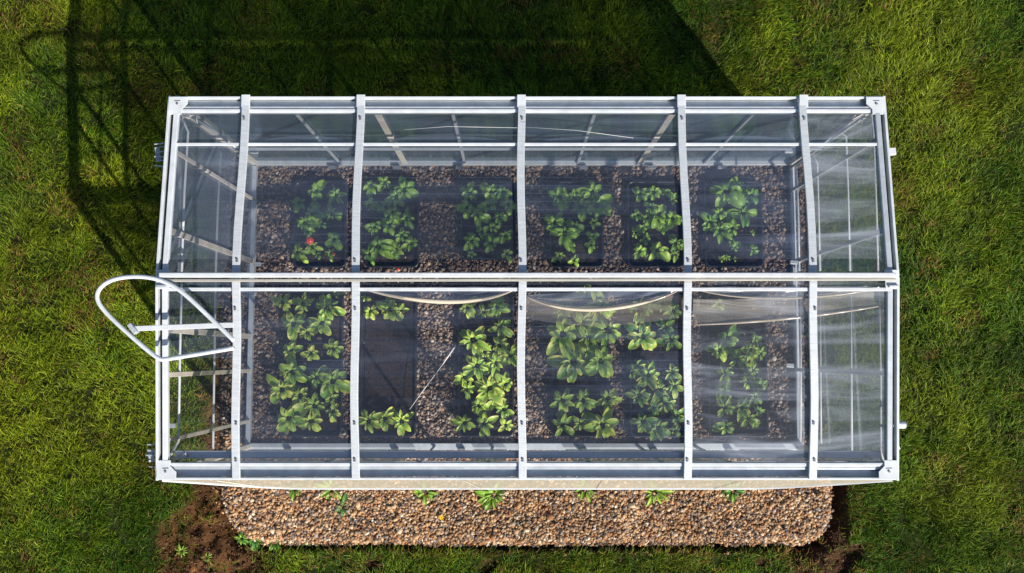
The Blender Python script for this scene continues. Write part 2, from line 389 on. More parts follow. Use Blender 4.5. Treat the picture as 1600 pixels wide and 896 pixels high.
# lawn blades
def blades(n_per, x0, x1, y0, y1, lmin, lmax, wid, seed=0, mask=None):
    n = int((x1 - x0) * (y1 - y0) * n_per)
    x = rng.uniform(x0, x1, n); y = rng.uniform(y0, y1, n); px, py = to_plan(x, y)
    s, d = soil_mask(px, py)
    clump = fbm(x, y, .12, 61 + seed, 3)
    p = np.where(d < 0, np.where((bed_d(px, py) > 14), -.02 + .6 * np.clip(fbm(px, py, 24, 66) - .45, 0, 1) * 2, 0), np.clip(-.25 + 2.3 * clump, .12, 1))
    k = rng.random(n) < p
    if mask is not None: k &= mask(px, py)
    x, y, px, py, d, clump = x[k], y[k], px[k], py[k], d[k], clump[k]; n = len(x)
    z = ground_h(px, py)
    # lie of the grass: combed by big swirls, with tufts of their own direction
    ang = 2.2 * (fbm(x, y, 1.7, 71, 2) - .5) * 2 + .5 + (fbm(x, y, .24, 81, 2) - .5) * 3.0 + rng.normal(0, .85, n)
    ln = (lmin + (lmax - lmin) * rng.random(n)) * (.35 + 1.4 * clump)
    lean = np.clip(rng.normal(.92, .28, n), .15, 1.38)
    w = wid * rng.uniform(.6, 1.3, n)
    dx, dy = np.cos(ang), np.sin(ang)
    sx, sy = -dy, dx
    sw = rng.normal(0, .5, n); sx_, sy_, sz_ = sx * np.cos(sw), sy * np.cos(sw), np.sin(sw)
    def pt(t, l): return (x + dx * ln * l * np.sin(lean * (.5 + .5 * t)) , y + dy * ln * l * np.sin(lean * (.5 + .5 * t)), z + ln * l * np.cos(lean * (.4 + .6 * t)))
    rows = []
    for t, l, ww in ((0, 0, .8), (.5, .55, 1.0)):
        a0, a1, a2 = pt(t, l)
        rows += [np.stack([a0 - sx_ * w * ww / 2, a1 - sy_ * w * ww / 2, a2 - sz_ * w * ww / 2], 1), np.stack([a0 + sx_ * w * ww / 2, a1 + sy_ * w * ww / 2, a2 + sz_ * w * ww / 2], 1)]
    a0, a1, a2 = pt(1.25, 1.0); rows.append(np.stack([a0, a1, a2 - ln * .08], 1))
    V = np.stack(rows, 1)
    base = np.arange(n)[:, None] * 5
    idx = np.concatenate([base + np.array([0, 1, 3, 2]), base + np.array([2, 3, 4])], 1)
    sizes = np.tile([4, 3], n)
    hue = fbm(x, y, .8, 91, 3); dry = fbm(x, y, .35, 95, 4)
    gA = np.array([.052, .152, .008]); gB = np.array([.285, .355, .013]); gD = np.array([.30, .18, .05])
    tmix = np.clip(hue * 1.5 - .38 + .10 * sstep(500, 0, px) + rng.normal(0, .22, n), 0, 1)[:, None]
    c = gA * (1 - tmix) + gB * tmix
    isd = (rng.random(n) < np.clip((dry - .56 + .03 * (px < 250)) * 2.2, .02, .45) + .25 * np.exp(-np.clip(d, 0, 200) / 14))[:, None]
    c = np.where(isd, gD * rng.uniform(.5, 1.2, (n, 1)), c) * rng.uniform(.3, 1.5, (n, 1)) * (.5 + .95 * fbm(x, y, .5, 103, 3))[:, None]
    C = np.repeat(c[:, None, :], 5, 1).reshape(-1, 3)
    return V.reshape(-1, 3), sizes, idx.ravel(), C
parts = [blades(9500, -5.2, 5.2, -2.45, 4.6, .035, .105, .0048),
         blades(1500, -6.3, 6.3, -3.5, 5.1, .04, .09, .009, 5, mask=lambda a, b: (a < -20) | (a > 1620) | (b < -20) | (b > 920))]
Vs, Ss, Is, Cs = [], [], [], []; off = 0
for v, s, i, c in parts:
    Vs.append(v); Ss.append(s); Is.append(i + off); Cs.append(c); off += len(v)
o = np_mesh('grass', np.concatenate(Vs), np.concatenate(Ss), np.concatenate(Is), np.concatenate(Cs), M['blade'], smooth=True)
tag(o, kind='stuff')

# ------------------------------------------------------------------ greenhouse
X0, X1, Y0, Y1, ZE, ZR, YR = -2.40, 2.607, -.82, 1.825, 2.0, 2.12, .547
gh = empty('greenhouse', ((X0 + X1) / 2, (Y0 + Y1) / 2, 0))
tag(gh, 'long low-roofed greenhouse of white metal framing and clear film over the gravel bed', 'greenhouse')
GO = Vector(gh.location)
def part(mb, name, m, parent=None, bevel=.003, smooth=False):
    par = parent or gh
    org = Vector(par.location) if par is gh else GO
    mb.v = [tuple(Vector(p) - GO) for p in mb.v]
    return mb.build(name, m, par, bevel, smooth)
def roof_z(y):
    if y >= YR: return ZR + (ZE - ZR) * (y - YR) / (Y1 - YR)
    return ZR + (ZE - ZR) * (YR - y) / (YR - Y0)
RX = [-1.853, -1.052, .066, 1.18, 2.03]
bays = [X0 + .06] + RX + [X1 - .06]

# rafters with their bolts
for k, x in enumerate(RX):
    w = random.uniform(-.004, .004)
    ys = np.linspace(Y1 - .012, Y0 + .008, 15)
    pts = [(x + w + .006 * math.sin(i * .9 + k), y, roof_z(y) + .028) for i, y in enumerate(ys)]
    r = part(MB().path(pts, .053, .022), 'rafter', M['rafter'], bevel=.003)
    for py_ in (183, 408, 482, 660, 718):
        zz = 2.07; y = P(800, py_, zz).y; z = roof_z(y) + .039
        b = MB(); c = Vector((x + random.uniform(-.006, .006), y, z))
        b.tube([c, c + Vector((0, 0, .006))], .009, 6); b.tube([c + Vector((0, 0, .006)), c + Vector((0, 0, .011))], .005, 8)
        b.bar(c + Vector((-.006, -.016, .004)), c + Vector((.008, -.012, .004)), .005, .004)
        part(b, 'bolt', M['steel'], r, 0)
# a steel strap where each rafter meets the back eave
    b = MB().box((x - .030, Y1 - .085, roof_z(Y1) + .041), (x + .030, Y1 + .004, roof_z(Y1) + .046))
    part(b, 'strap', M['white'], r, .002)
# ridge
rb = part(MB().bar((X0 + .045, YR + .006, ZR + .066), (X1 - .04, YR + .006, ZR + .066), .032, .030), 'ridge_beam', M['white'], bevel=.006)
part(MB().bar((X0 + .045, YR - .030, ZR + .055), (X1 - .04, YR - .021, ZR + .055), .018, .022), 'ridge_shaded_side', M['cream'], bevel=.005)  # darker strip paints the shaded lower side of the ridge beam
part(MB().bar((X0 + .08, YR - .085, ZR + .010), (X1 - .05, YR - .085, ZR + .010), .024, .016), 'purlin', M['white'])
yb = P(0, 228.5, 2.0).y
part(MB().bar((X0 + .06, yb, roof_z(yb) + .014), (X1 - .05, yb, roof_z(yb) + .014), .020, .016), 'purlin', M['white'])
part(MB().bar((X0 + .45, yb - .024, roof_z(yb) - .024), (X1 - .45, yb - .024, roof_z(yb) - .024), .018, .02), 'purlin', M['greyblue'])
# eaves: outer lip, shadow gap, main rail, inner rail
for (yo, s, nm) in ((Y1, -1, 'back'), (Y0, 1, 'front')):
    part(MB().bar((X0, yo + s * .010, ZE), (X1, yo + s * .010, ZE), .015, .05), 'eave_lip', M['white'], bevel=.003)
    part(MB().bar((X0 + .02, yo + s * .045, ZE - .035), (X1 - .02, yo + s * .045, ZE - .035), .05, .02), 'gutter_floor', M['greyblue'], bevel=.002)
    part(MB().bar((X0 + .04, yo + s * .082, ZE - .004), (X1 - .04, yo + s * .082, ZE - .004), .020, .045), 'eave_rail', M['greyblue'], bevel=.003)
    part(MB().bar((X0 + .04, yo + s * .105, ZE + .002), (X1 - .04, yo + s * .105, ZE + .002), .024, .05), 'eave_rail', M['white'], bevel=.004)
yf = Y0
part(MB().bar((X0 + .10, Y0 + .165, ZE - .05), (X1 - .09, Y0 + .165, ZE - .05), .05, .03), 'eave_rail', M['greyblue'])
part(MB().bar((X0 + .02, Y0 + .02, 1.30), (X1 - .02, Y0 + .02, 1.30), .05, .03), 'wall_rail', M['greyblue'])
# gable rims
for (xo, s) in ((X0, 1), (X1, -1)):
    for (ya, yb_) in ((Y0, YR), (YR, Y1)):
        za, zb = roof_z(ya), roof_z(yb_)
        part(MB().bar((xo + s * .009, ya, za + .002), (xo + s * .009, yb_, zb + .002), .018, .05), 'gable_lip', M['white'], bevel=.003)
        part(MB().bar((xo + s * .032, ya + .02, za - .03), (xo + s * .032, yb_, zb - .03), .026, .02), 'gable_gap_strip', M['dark'], bevel=0)  # black strip paints the shade in the gap between lip and rail
        part(MB().bar((xo + s * .062, ya + .03, za + .006), (xo + s * .062, yb_, zb + .006), .036, .04), 'gable_rail', M['white' if s > 0 else 'greyblue'], bevel=.004)
# corner plates and ridge plates
for (xo, s) in ((X0, 1), (X1, -1)):
    for (yo, q_) in ((Y0, 1), (Y1, -1)):
        v = [(0, 0), (.125, 0), (.125, .045), (.085, .085), (.085, .12), (0, .12)]
        vs = []; 
        for z in (ZE + .030, ZE + .038):
            vs += [(xo + s * (.012 + a_), yo + q_ * (.012 + b_), z) for a_, b_ in v]
        n_ = len(v); fs = [tuple(range(n_)), tuple(range(2 * n_ - 1, n_ - 1, -1))] + [(i, (i + 1) % n_, n_ + (i + 1) % n_, n_ + i) for i in range(n_)]
        if s * q_ > 0: fs = [f[::-1] for f in fs]
        pl = part(MB().add(vs, fs), 'corner_bracket', M['white'], bevel=.002)
        b = MB(); c = Vector((xo + s * .07, yo + q_ * .06, ZE + .038))
        b.tube([c, c + Vector((0, 0, .007))], .008, 6); b.bar(c + Vector((-.02, .02, .001)), c + Vector((.02, .022, .001)), .004, .004)
        part(b, 'bolt', M['steel'], pl, 0)
        # bits of crumpled tie wire below the plate
        b = MB()
        for w_ in range(3):
            c0 = Vector((xo + s * (.10 + .03 * w_), yo + q_ * (.14 + random.uniform(-.01, .02)), ZE - .03))
            b.tube([c0 + Vector((s * random.uniform(-.03, .05), q_ * random.uniform(-.03, .03), random.uniform(-.02, .02))) for _ in range(5)], .0045, 5)
        part(b, 'tie_wire', M['wire'], pl, 0, True)
    pl = part(MB().box((min(xo + s * .012, xo + s * .105), YR - .085, ZR + .034), (max(xo + s * .012, xo + s * .105), YR + .045, ZR + .042)), 'ridge_bracket', M['white'], bevel=.003)
    part(MB().box((min(xo + s * .02, xo + s * .085), YR - .075, ZR + .0425), (max(xo + s * .02, xo + s * .085), YR - .060, ZR + .060)), 'clamp', M['greyblue'], pl, .002)
# posts
for x in (X0 + .03, X1 - .03):
    for y in (Y0 + .03, Y1 - .03):
        part(MB().bar((x, y, .02), (x, y, ZE - .03), .05, .05, up=(1, 0, 0)), 'corner_post', M['tan'])
BW = [(447, .022, 'greyblue'), (580, .05, 'tan'), (703, .024, 'greyblue'), (935, .026, 'greyblue'), (1062, .05, 'tan'), (1195, .022, 'greyblue')]
for px_, w, mm in BW:
    x = P(px_, 156, ZE).x
    part(MB().bar((x, Y1 - .035, .03), (x, Y1 - .035, ZE - .05), .02, w, up=(1, 0, 0)), 'wall_post', M[mm])
for px_ in (480, 640, 760, 935, 1062, 1180):
    x = P(px_, 750, ZE).x
    part(MB().bar((x, Y0 + .03, .03), (x, Y0 + .03, ZE - .06), .02, .026, up=(1, 0, 0)), 'wall_post', M['greyblue'])
LG = [(235, .03), (361, .045), (515, .045), (586, .035), (690, .03)]
for py_, w in LG:
    y = P(255, py_, ZE).y
    part(MB().bar((X0 + .035, y, .03), (X0 + .035, y, roof_z(y) - .05), .02, w, up=(0, 1, 0)), 'wall_post', M['tan'])
RG = [(215, .03), (361, .035), (584, .03)]
for py_, w in RG:
    y = P(1391, py_, ZE).y
    part(MB().bar((X1 - .035, y, .03), (X1 - .035, y, roof_z(y) - .05), .02, w, up=(0, 1, 0)), 'wall_post', M['greyblue'])
# base rails
zb = .05
part(MB().bar((X0, Y1 - .03, zb), (X1, Y1 - .03, zb), .045, .06), 'base_rail', M['greyblue'])
part(MB().bar((X0, Y0 + .03, zb), (X1, Y0 + .03, zb), .06, .06), 'base_rail', M['greyblue'])
part(MB().bar((X0 + .03, Y0 + .06, zb), (X0 + .03, Y1 - .06, zb), .04, .06), 'base_rail', M['greyblue'])
part(MB().bar((X1 - .03, Y0 + .06, zb), (X1 - .03, Y1 - .06, zb), .04, .06), 'base_rail', M['greyblue'])
# thin bracing rods along the gables
def rod(pts, name='bracing_rod', r=.008, m='white'): part(MB().tube(pts, r, 8), name, M[m], None, 0, True)
def zrod(px_list, z): return [P(a, b, z if not isinstance(z, (list, tuple)) else z[i]) for i, (a, b) in enumerate(px_list)]
rod(zrod([(279, 183), (287, 190), (294, 207), (288, 300), (284, 425)], 1.75), r=.009)
rod(zrod([(284, 438), (281, 560), (279, 690), (270, 706), (262, 718)], 1.75), r=.009)
rod(zrod([(345, 237), (340, 330), (337, 430)], .95), r=.009)
rod(zrod([(337, 440), (335, 560), (333, 702)], .95), r=.009)
rod(zrod([(1359, 160), (1362, 182), (1365, 215), (1369, 320), (1372, 424)], 1.80), r=.008)
rod(zrod([(1373, 452), (1376, 600), (1376, 706), (1381, 722)], 1.80), r=.009)
rod(zrod([(1305, 203), (1322, 214), (1325, 300), (1328, 424)], 1.35), r=.008)
rod(zrod([(1329, 452), (1330, 600), (1331, 712)], 1.35), r=.010)
rod(zrod([(1271, 245), (1277, 256), (1279, 330), (1281, 424)], .70), r=.008)
rod(zrod([(1281, 455), (1282, 600), (1283, 694)], .70), r=.009)
rod(zrod([(1244, 262), (1247, 330), (1249, 424)], .12), r=.010)
rod(zrod([(1250, 455), (1251, 560), (1251, 686)], .12), r=.010)
rod(zrod([(1333, 186), (1300, 214), (1276, 232)], 1.8), r=.011, m='greyblue')
rod(zrod([(1350, 183), (1290, 224), (1236, 262)], [1.9, 1.0, .1]), r=.012, m='greyblue')
rod(zrod([(300, 182), (336, 205), (370, 232)], 1.8), r=.012, m='greyblue')

# film panels: twelve on the roof
def sag(u, v, a): return -a * math.sin(math.pi * u) * math.sin(math.pi * v)
for i in range(6):
    xa, xb = bays[i], bays[i + 1]
    for (ya, yb_, nm) in ((YR - .02, Y0 + .09, 'front'), (YR + .02, Y1 - .09, 'back')):
        am = random.uniform(.008, .02); ph = random.random() * 6
        fn = lambda u, v: (xa + (xb - xa) * u, ya + (yb_ - ya) * v, roof_z(ya + (yb_ - ya) * v) + .004 + sag(u, v, am) + .002 * math.sin(9 * v + ph + 3 * u) * math.sin(math.pi * u) * math.sin(math.pi * v))
        mm = 'wispy' if (i == 5 or (i == 4 and nm == 'front')) else 'roof'
        if nm == 'front' and i == 0:
            yb2 = P(0, 560, 2.0).y
            fn2 = lambda u, v: (xa + (xb - xa) * u, ya + (yb2 - ya) * v, roof_z(ya + (yb2 - ya) * v) + .004)
            part(MB().sheet(fn2, 14, 14), 'roof_panel', M[mm], None, 0, True)
            fn3 = lambda u, v: (xa + (xb - xa) * u, yb2 - .004 + (yb_ - yb2) * v, roof_z(yb2 + (yb_ - yb2) * v) + .002)
            part(MB().sheet(fn3, 14, 14), 'roof_panel', M['clear'], None, 0, True)  # near-clear film added here to let the sun patch through
            continue
        part(MB().sheet(fn, 20, 20), 'roof_panel', M[mm], None, 0, True)
# wall panels
wb = [X0 + .03] + RX + [X1 - .03]
for i in range(6):
    part(MB().sheet(lambda u, v: (wb[i] + (wb[i + 1] - wb[i]) * u, Y1 - .018 - .004 * math.sin(3 * math.pi * u) * math.sin(math.pi * v), .09 + 1.84 * v), 12, 12), 'wall_panel', M['backfilm'], None, 0, True)
def gxp(px_): return P(px_, 701, 0).x
slits = [(652, 742), (792, 882), (1092, 1148), (1225, 1238)]  # clear strips shaped to throw sunlit wedges onto the floor
xs = [(X0 + .06, 'dimmed')]
for a_, b_ in slits: xs += [(gxp(a_), 'clear'), (gxp(b_), 'dimmed')]
xs.append((X1 - .06, None))
for (xa, mm), (xb, _) in zip(xs[:-1], xs[1:]):
    part(MB().sheet(lambda u, v: (xa + (xb - xa) * u, Y0 + .012, .09 + 1.84 * v), 6, 6), 'wall_panel', M[mm], None, 0, True)
for xo in (X0 + .018, X1 - .018):
    for (ya, yb_) in ((Y0 + .06, YR), (YR, Y1 - .06)):
        if xo < 0 and ya < 0: continue          # front half of left gable opened so a sun patch reaches the grass
        part(MB().sheet(lambda u, v: (xo, ya + (yb_ - ya) * u, .09 + (roof_z(ya + (yb_ - ya) * u) - .14) * v), 10, 10), 'gable_panel', M['gable'], None, 0, True)

# cream apron under the front eave
zz = 1.72
top = lambda u: Vector((X0 + .02 + (X1 - X0 - .04) * u, Y0 - .004, ZE - .026))
def bot(u):
    t = min(1, min(u, 1 - u) / .14); t = math.sin(t * math.pi / 2)
    xl = X0 + .02 + (X1 - X0 - .04) * u
    x = (.103) + (xl - .103) * (1 - .12 * t)
    return Vector((xl + (x - xl), Y0 - .006 - .095 * t, ZE - .03 - .28 * t))
part(MB().sheet(lambda u, v: top(u).lerp(bot(u), v), 60, 3), 'apron_panel', M['apron'], None, 0, False)
part(MB().path([bot(i / 60) + Vector((0, -.004, -.004)) for i in range(61)], .012, .014), 'apron_edge', M['white'], bevel=.002)
for px_ in (330, 722, 940, 1160):
    u = (px_ - 243) / 1157.
    part(MB().bar(top(u) + Vector((0, -.006, 0)), bot(min(.99, u + .012)) + Vector((0, -.004, 0.004)), .0035, .003), 'apron_seam', M['tan'], bevel=0)

# slack film hanging below the ridge on the front side
def swag(p0, p1, drop, wtop, mname, z0=ZR - .01, thick=None, nm='sagging_film', skew=.5):
    (xa, ya), (xb, yb_) = p0, p1
    def edge_(u):
        px_ = xa + (xb - xa) * u; base = ya + (yb_ - ya) * u
        return px_, base + drop * (4 * u * (1 - u)) ** .8 * (1 + (u - .5) * skew)
    def fn(u, v):
        px_, y_ = edge_(u); yt = ya + (yb_ - ya) * u - 1 
        yy = yt + (y_ - yt) * v
        y2, = (yy,)
        z = z0 - .03 * math.sin(math.pi * v) * math.sin(math.pi * u) - .01 + .006 * math.sin(u * 23 + v * 9)
        return P(px_, y2, z)
    sh = part(MB().sheet(fn, 40, 8), nm, M[mname], None, 0, True)
    if thick:
        pts = []
        rr = []
        for i in range(41):
            u = i / 40; a_, b_ = edge_(u); pts.append(P(a_, b_, z0 - .014)); rr.append(thick * (.35 + .65 * math.sin(math.pi * u)))
        part(MB().tube(pts, rr, 10), 'film_hem', M['bead'], sh, 0, True)
swag((566, 450), (808, 449), 22, 0, 'foldblue', thick=.016)
swag((822, 462), (1068, 449), 28, 0, 'foldblue', thick=.012, skew=-.2)
def fnb(u, v):
    px_ = 822 + 245 * u
    return P(px_, 464 + 4 * math.sin(u * 4) + (34 + 8 * math.sin(u * 3)) * v, ZR - .045 - .02 * math.sin(math.pi * v) + .004 * math.sin(u * 27))
part(MB().sheet(fnb, 40, 8), 'sagging_film', M['foldthin'], None, 0, True)
swag((1082, 450), (1392, 446), 18, 0, 'foldblue', thick=.008, skew=-.3)
# broad cream fold in the two right bays
def fn(u, v):
    px_ = 1083 + (1390 - 1083) * u
    yt = 468 - 16 * u + 4 * math.sin(u * 5); yb3 = 508 - 10 * u - 22 * u * u
    return P(px_, yt + (yb3 - yt) * v, ZR - .045 - .02 * math.sin(math.pi * v) + .004 * math.sin(u * 31))
sh = part(MB().sheet(fn, 50, 8), 'sagging_film', M['fold'], None, 0, True)
part(MB().tube([Vector(fn(i / 40, 1)) for i in range(41)], [.010 * (.4 + .6 * math.sin(math.pi * i / 40)) for i in range(41)], 8), 'film_hem', M['bead'], sh, 0, True)
# slack film above the back purlin: a shallow arc in each bay
for (xa, xb) in ((393, 560), (575, 808), (822, 1060), (1075, 1250)):
    def fn(u, v):
        px_ = xa + (xb - xa) * u; h_ = 14 * (math.sin(math.pi * u)) ** .7
        return P(px_, 226 - h_ * (1 - v), 1.96)
    part(MB().sheet(fn, 30, 3), 'slack_film', M['foldblue'], None, 0, True)
# long stray creases in the film
def crease(pts, r=.0012):
    part(MB().tube([P(a_, b_, 2.10) for a_, b_ in pts], r, 5), 'film_crease', M['wire'], None, 0, True)
crease([(632, 203), (700, 198), (808, 200)]); crease([(822, 199), (900, 204), (990, 216)])
crease([(1080, 466), (1110, 471), (1160, 478), (1250, 480)]); crease([(1083, 485), (1100, 481), (1120, 484)])

# bent tube frame standing out over the left gable
zh = 2.20
hp = [(366, 533), (340, 508), (300, 470), (275, 450), (250, 438), (225, 433), (200, 433), (178, 437), (161, 446), (152, 460), (156, 476), (175, 498), (210, 530), (235, 551), (250, 561), (262, 561), (300, 555), (366, 544)]
def smooth_pts(pts, n=5):
    out = []
    m_ = len(pts)
    for i in range(m_ - 1):
        p0, p1, p2, p3 = pts[max(i - 1, 0)], pts[i], pts[i + 1], pts[min(i + 2, m_ - 1)]
        for k in range(n):
            t = k / n
            out.append(tuple(.5 * ((2 * p1[c]) + (-p0[c] + p2[c]) * t + (2 * p0[c] - 5 * p1[c] + 4 * p2[c] - p3[c]) * t * t + (-p0[c] + 3 * p1[c] - 3 * p2[c] + p3[c]) * t ** 3) for c in range(2)))
    out.append(pts[-1]); return out
hpt = [P(a_, b_, zh) for a_, b_ in smooth_pts(hp)]
hoop = part(MB().tube(hpt, .0150, 12), 'tube_frame', M['white'], None, 0, True)
part(MB().bar(P(206, 514, zh - .01), P(366, 508, zh - .01), .034, .02), 'cross_bar', M['white'], hoop, .003)
part(MB().bar(P(203, 507, zh), P(214, 521, zh), .03, .045), 'clamp', M['greyblue'], hoop, .003)

# latches and clips on the gable ends
def clip_cluster(cx, cy, z, n, nm='hinge_clip'):
    b = MB()
    for k in range(n):
        y = cy - 17 + k * 34 / (n - 1)
        l = random.uniform(6, 16)
        b.bar(P(cx - l / 2, y + random.uniform(-1, 1), z), P(cx + 9, y + random.uniform(-3, 3), z + random.uniform(-.02, .02)), random.uniform(.005, .012), .010)
    b.bar(P(cx - 1, cy - 10, z - .012), P(cx + 1, cy + 10, z - .012), .035, .012)
    part(b, nm, M['greyblue'], None, .002)
clip_cluster(247, 242, 1.95, 6); clip_cluster(236, 712, 1.95, 5)
b = MB().bar(P(1384, 238, 1.97), P(1399, 237, 1.97), .052, .03); part(b, 'latch', M['white'], None, .004)
lt = part(MB().bar(P(1372, 665, 1.94), P(1409, 664, 1.94), .014, .014), 'latch', M['steel'], None, .002)
part(MB().tube([P(1401, 664, 1.94), P(1414, 664, 1.94)], .027, 10), 'latch_knob', M['white'], lt, .003)
part(MB().tube([P(1396, 684, 1.9), P(1402, 692, 1.85), P(1406, 702, 1.8)], .004, 6), 'safety_cord', M['wire'], lt, 0, True)
for a_, b_, z_ in ((402, 413, .5), (397, 236, 1.2), (1240, 410, .3), (1234, 571, .3), (268, 665, 1.5), (1232, 236, 1.2)):
    part(MB().bar(P(a_ - 6, b_, z_), P(a_ + 6, b_ + .5, z_), .035, .03), 'fixing_clip', M['white' if a_ < 500 else 'greyblue'], None, .004)
for px_ in (520, 620, 718, 912, 1018, 1127):
    part(MB().bar(P(px_ - 6, 262, .1), P(px_ + 6, 262, .1), .03, .03), 'fixing_clip', M['steel'], None, .002)
for px_ in (450, 618, 722, 912, 1022, 1140):
    part(MB().bar(P(px_ - 5, 703, .1), P(px_ + 5, 703, .1), .025, .03), 'fixing_clip', M['steel'], None, .002)

# hose and cable hanging inside the left gable
hs = MB().tube([P(a_, b_, z_) for a_, b_, z_ in ((276, 240, 1.85), (279, 262, 1.7), (281, 290, 1.6), (279, 315, 1.6), (274, 338, 1.7), (270, 352, 1.85))], .012, 8)
tag(hs.build('hose', M['cream'], None, 0, True), 'thin cream hose looped inside the upper left end of the greenhouse', 'hose')
cb = MB().tube([P(a_, b_, z_) for a_, b_, z_ in ((372, 310, 1.0), (366, 335, .8), (352, 360, .5), (338, 378, .3), (330, 386, .05))], .005, 6)
tag(cb.build('cable', M['dark'], None, 0, True), 'thin black cable curving down inside the left end bay', 'cable')

# ------------------------------------------------------------------ trays and seedlings
ORD = ['leftmost', 'second', 'third', 'fourth', 'fifth', 'rightmost']
def rrect(x0, y0, x1, y1, r, n=5):
    pts = []
    for cx, cy, a0 in ((x1 - r, y1 - r, 0), (x0 + r, y1 - r, 90), (x0 + r, y0 + r, 180), (x1 - r, y0 + r, 270)):
        for k in range(n + 1):
            a_ = R(a0 + 90 * k / n); pts.append((cx + r * math.cos(a_), cy + r * math.sin(a_)))
    return pts
def make_tray(px0, py0, px1, py1, label, empty_=False):
    a_ = P(px0, py1, .09); b_ = P(px1, py0, .09)
    cx, cy = (a_.x + b_.x) / 2, (a_.y + b_.y) / 2; hx, hy = (b_.x - a_.x) / 2, (b_.y - a_.y) / 2
    e = empty('seed_tray', (cx, cy, .02)); tag(e, label, 'tray', 'black seed trays in two rows on the gravel')
    # shell: outer skirt, rolled rim, inner wall, floor
    prof = [(-.008, 0), (0, .052), (0.003, .064), (-.005, .070), (-.016, .066), (-.020, .056), (-.030, .012)]
    mb = MB(); rings = []
    n = 24
    for off, z in prof:
        rings.append([(x, y, z) for x, y in rrect(-hx - off, -hy - off, hx + off, hy + off, .045 + off * .4)])
    vs = [p for r_ in rings for p in r_]; m_ = len(rings[0]); fs = []
    for i in range(len(prof) - 1):
        for k in range(m_):
            fs.append((i * m_ + k, i * m_ + (k + 1) % m_, (i + 1) * m_ + (k + 1) % m_, (i + 1) * m_ + k))
    fs.append(tuple((len(prof) - 1) * m_ + k for k in range(m_)))
    mb.add(vs, fs).build('tray_shell', M['tray'], e, 0, True)
    # cell walls
    g_ = MB(); ix, iy = hx - .04, hy - .04
    nx = 4; ny = max(5, int(round(2 * hy / .105)))
    for k in range(1, nx):
        x = -ix + 2 * ix * k / nx; g_.box((x - .002, -iy, .013), (x + .002, iy, .040))
    for k in range(1, ny):
        y = -iy + 2 * iy * k / ny; g_.box((-ix, y - .0025, .013), (ix, y + .0025, .042))
    g_.build('cell_divider', M['tray'], e)
    # compost filling the cells, lumpy
    s_ = MB(); s_.sheet(lambda u, v: (-ix + 2 * ix * u, -iy + 2 * iy * v, (.032 if not empty_ else .037) + .008 * (random.random() - .5)), 24, int(24 * hy / hx))
    s_.build('compost', M['soil'], e, 0, True)
    return e

def leaf(mb, base, az, elev, L, wd, var, shade, curl=.9, roll=0.0, hue=0.0):
    """one leaf blade: pointed oval, folded along the midrib, arching over"""
    nl, nw = 7, 4
    d = Vector((math.cos(az), math.sin(az), 0)); side = Vector((-d.y, d.x, 0)); up = Vector((0, 0, 1))
    p = Vector(base); e = elev; pts = []; step = L / nl
    vs, cs, fs = [], [], []
    sg = (.27, .47, .05); se = (.035, .18, .035); yl = (.88, .84, .20)
    for i in range(nl + 1):
        t = i / nl
        w = wd * (math.sin(math.pi * min(1, t ** .8 * .97 + .03)) ** .75) * (1 - .15 * t) if i < nl else .0004
        if i == 0: w = wd * .12
        nrm = (up * math.cos(e) - d * math.sin(e))
        for j in range(nw + 1):
            s = (j / nw - .5) * 2
            fold = abs(s) * .30 * w
            wav = .05 * w * math.sin(t * 9 + s * 3 + az * 5)
            sd = side * math.cos(roll) + nrm * math.sin(roll)
            vs.append(p + sd * s * w * .5 + nrm * (fold + wav))
            vein = .5 + .5 * math.cos((t * 7 - abs(s) * 1.6) * 2 * math.pi)
            g_ = [sg[c] * (1 - shade) + se[c] * shade for c in range(3)]
            k = 1 + .22 * (vein - .5); g_ = [c * k for c in g_]
            if abs(s) < .1: g_ = [c * 1.35 + .015 for c in g_]
            if var > 0:
                m_ = min(1, max(0, (abs(s) - (1.05 - var)) * 2.6 + (t - .75) * var * 1.1 + (.5 * (vein - .55) if var > .3 else 0)))
                m_ = m_ * (.6 + .4 * math.sin(az * 7 + t * 11))
                m_ = max(0, m_)
                g_ = [g_[c] * (1 - m_) + yl[c] * m_ for c in range(3)]
            g_[0] += hue * .05; g_[1] += hue * .03
            cs.append((*g_, 1))
        e -= curl * 2.0 / nl * (.4 + t)
        p = p + (d * math.cos(e) + up * math.sin(e)) * step
    for i in range(nl):
        for j in range(nw):
            a_ = i * (nw + 1) + j; fs.append((a_, a_ + 1, a_ + nw + 2, a_ + nw + 1))
    mb.add(vs, fs, cs)

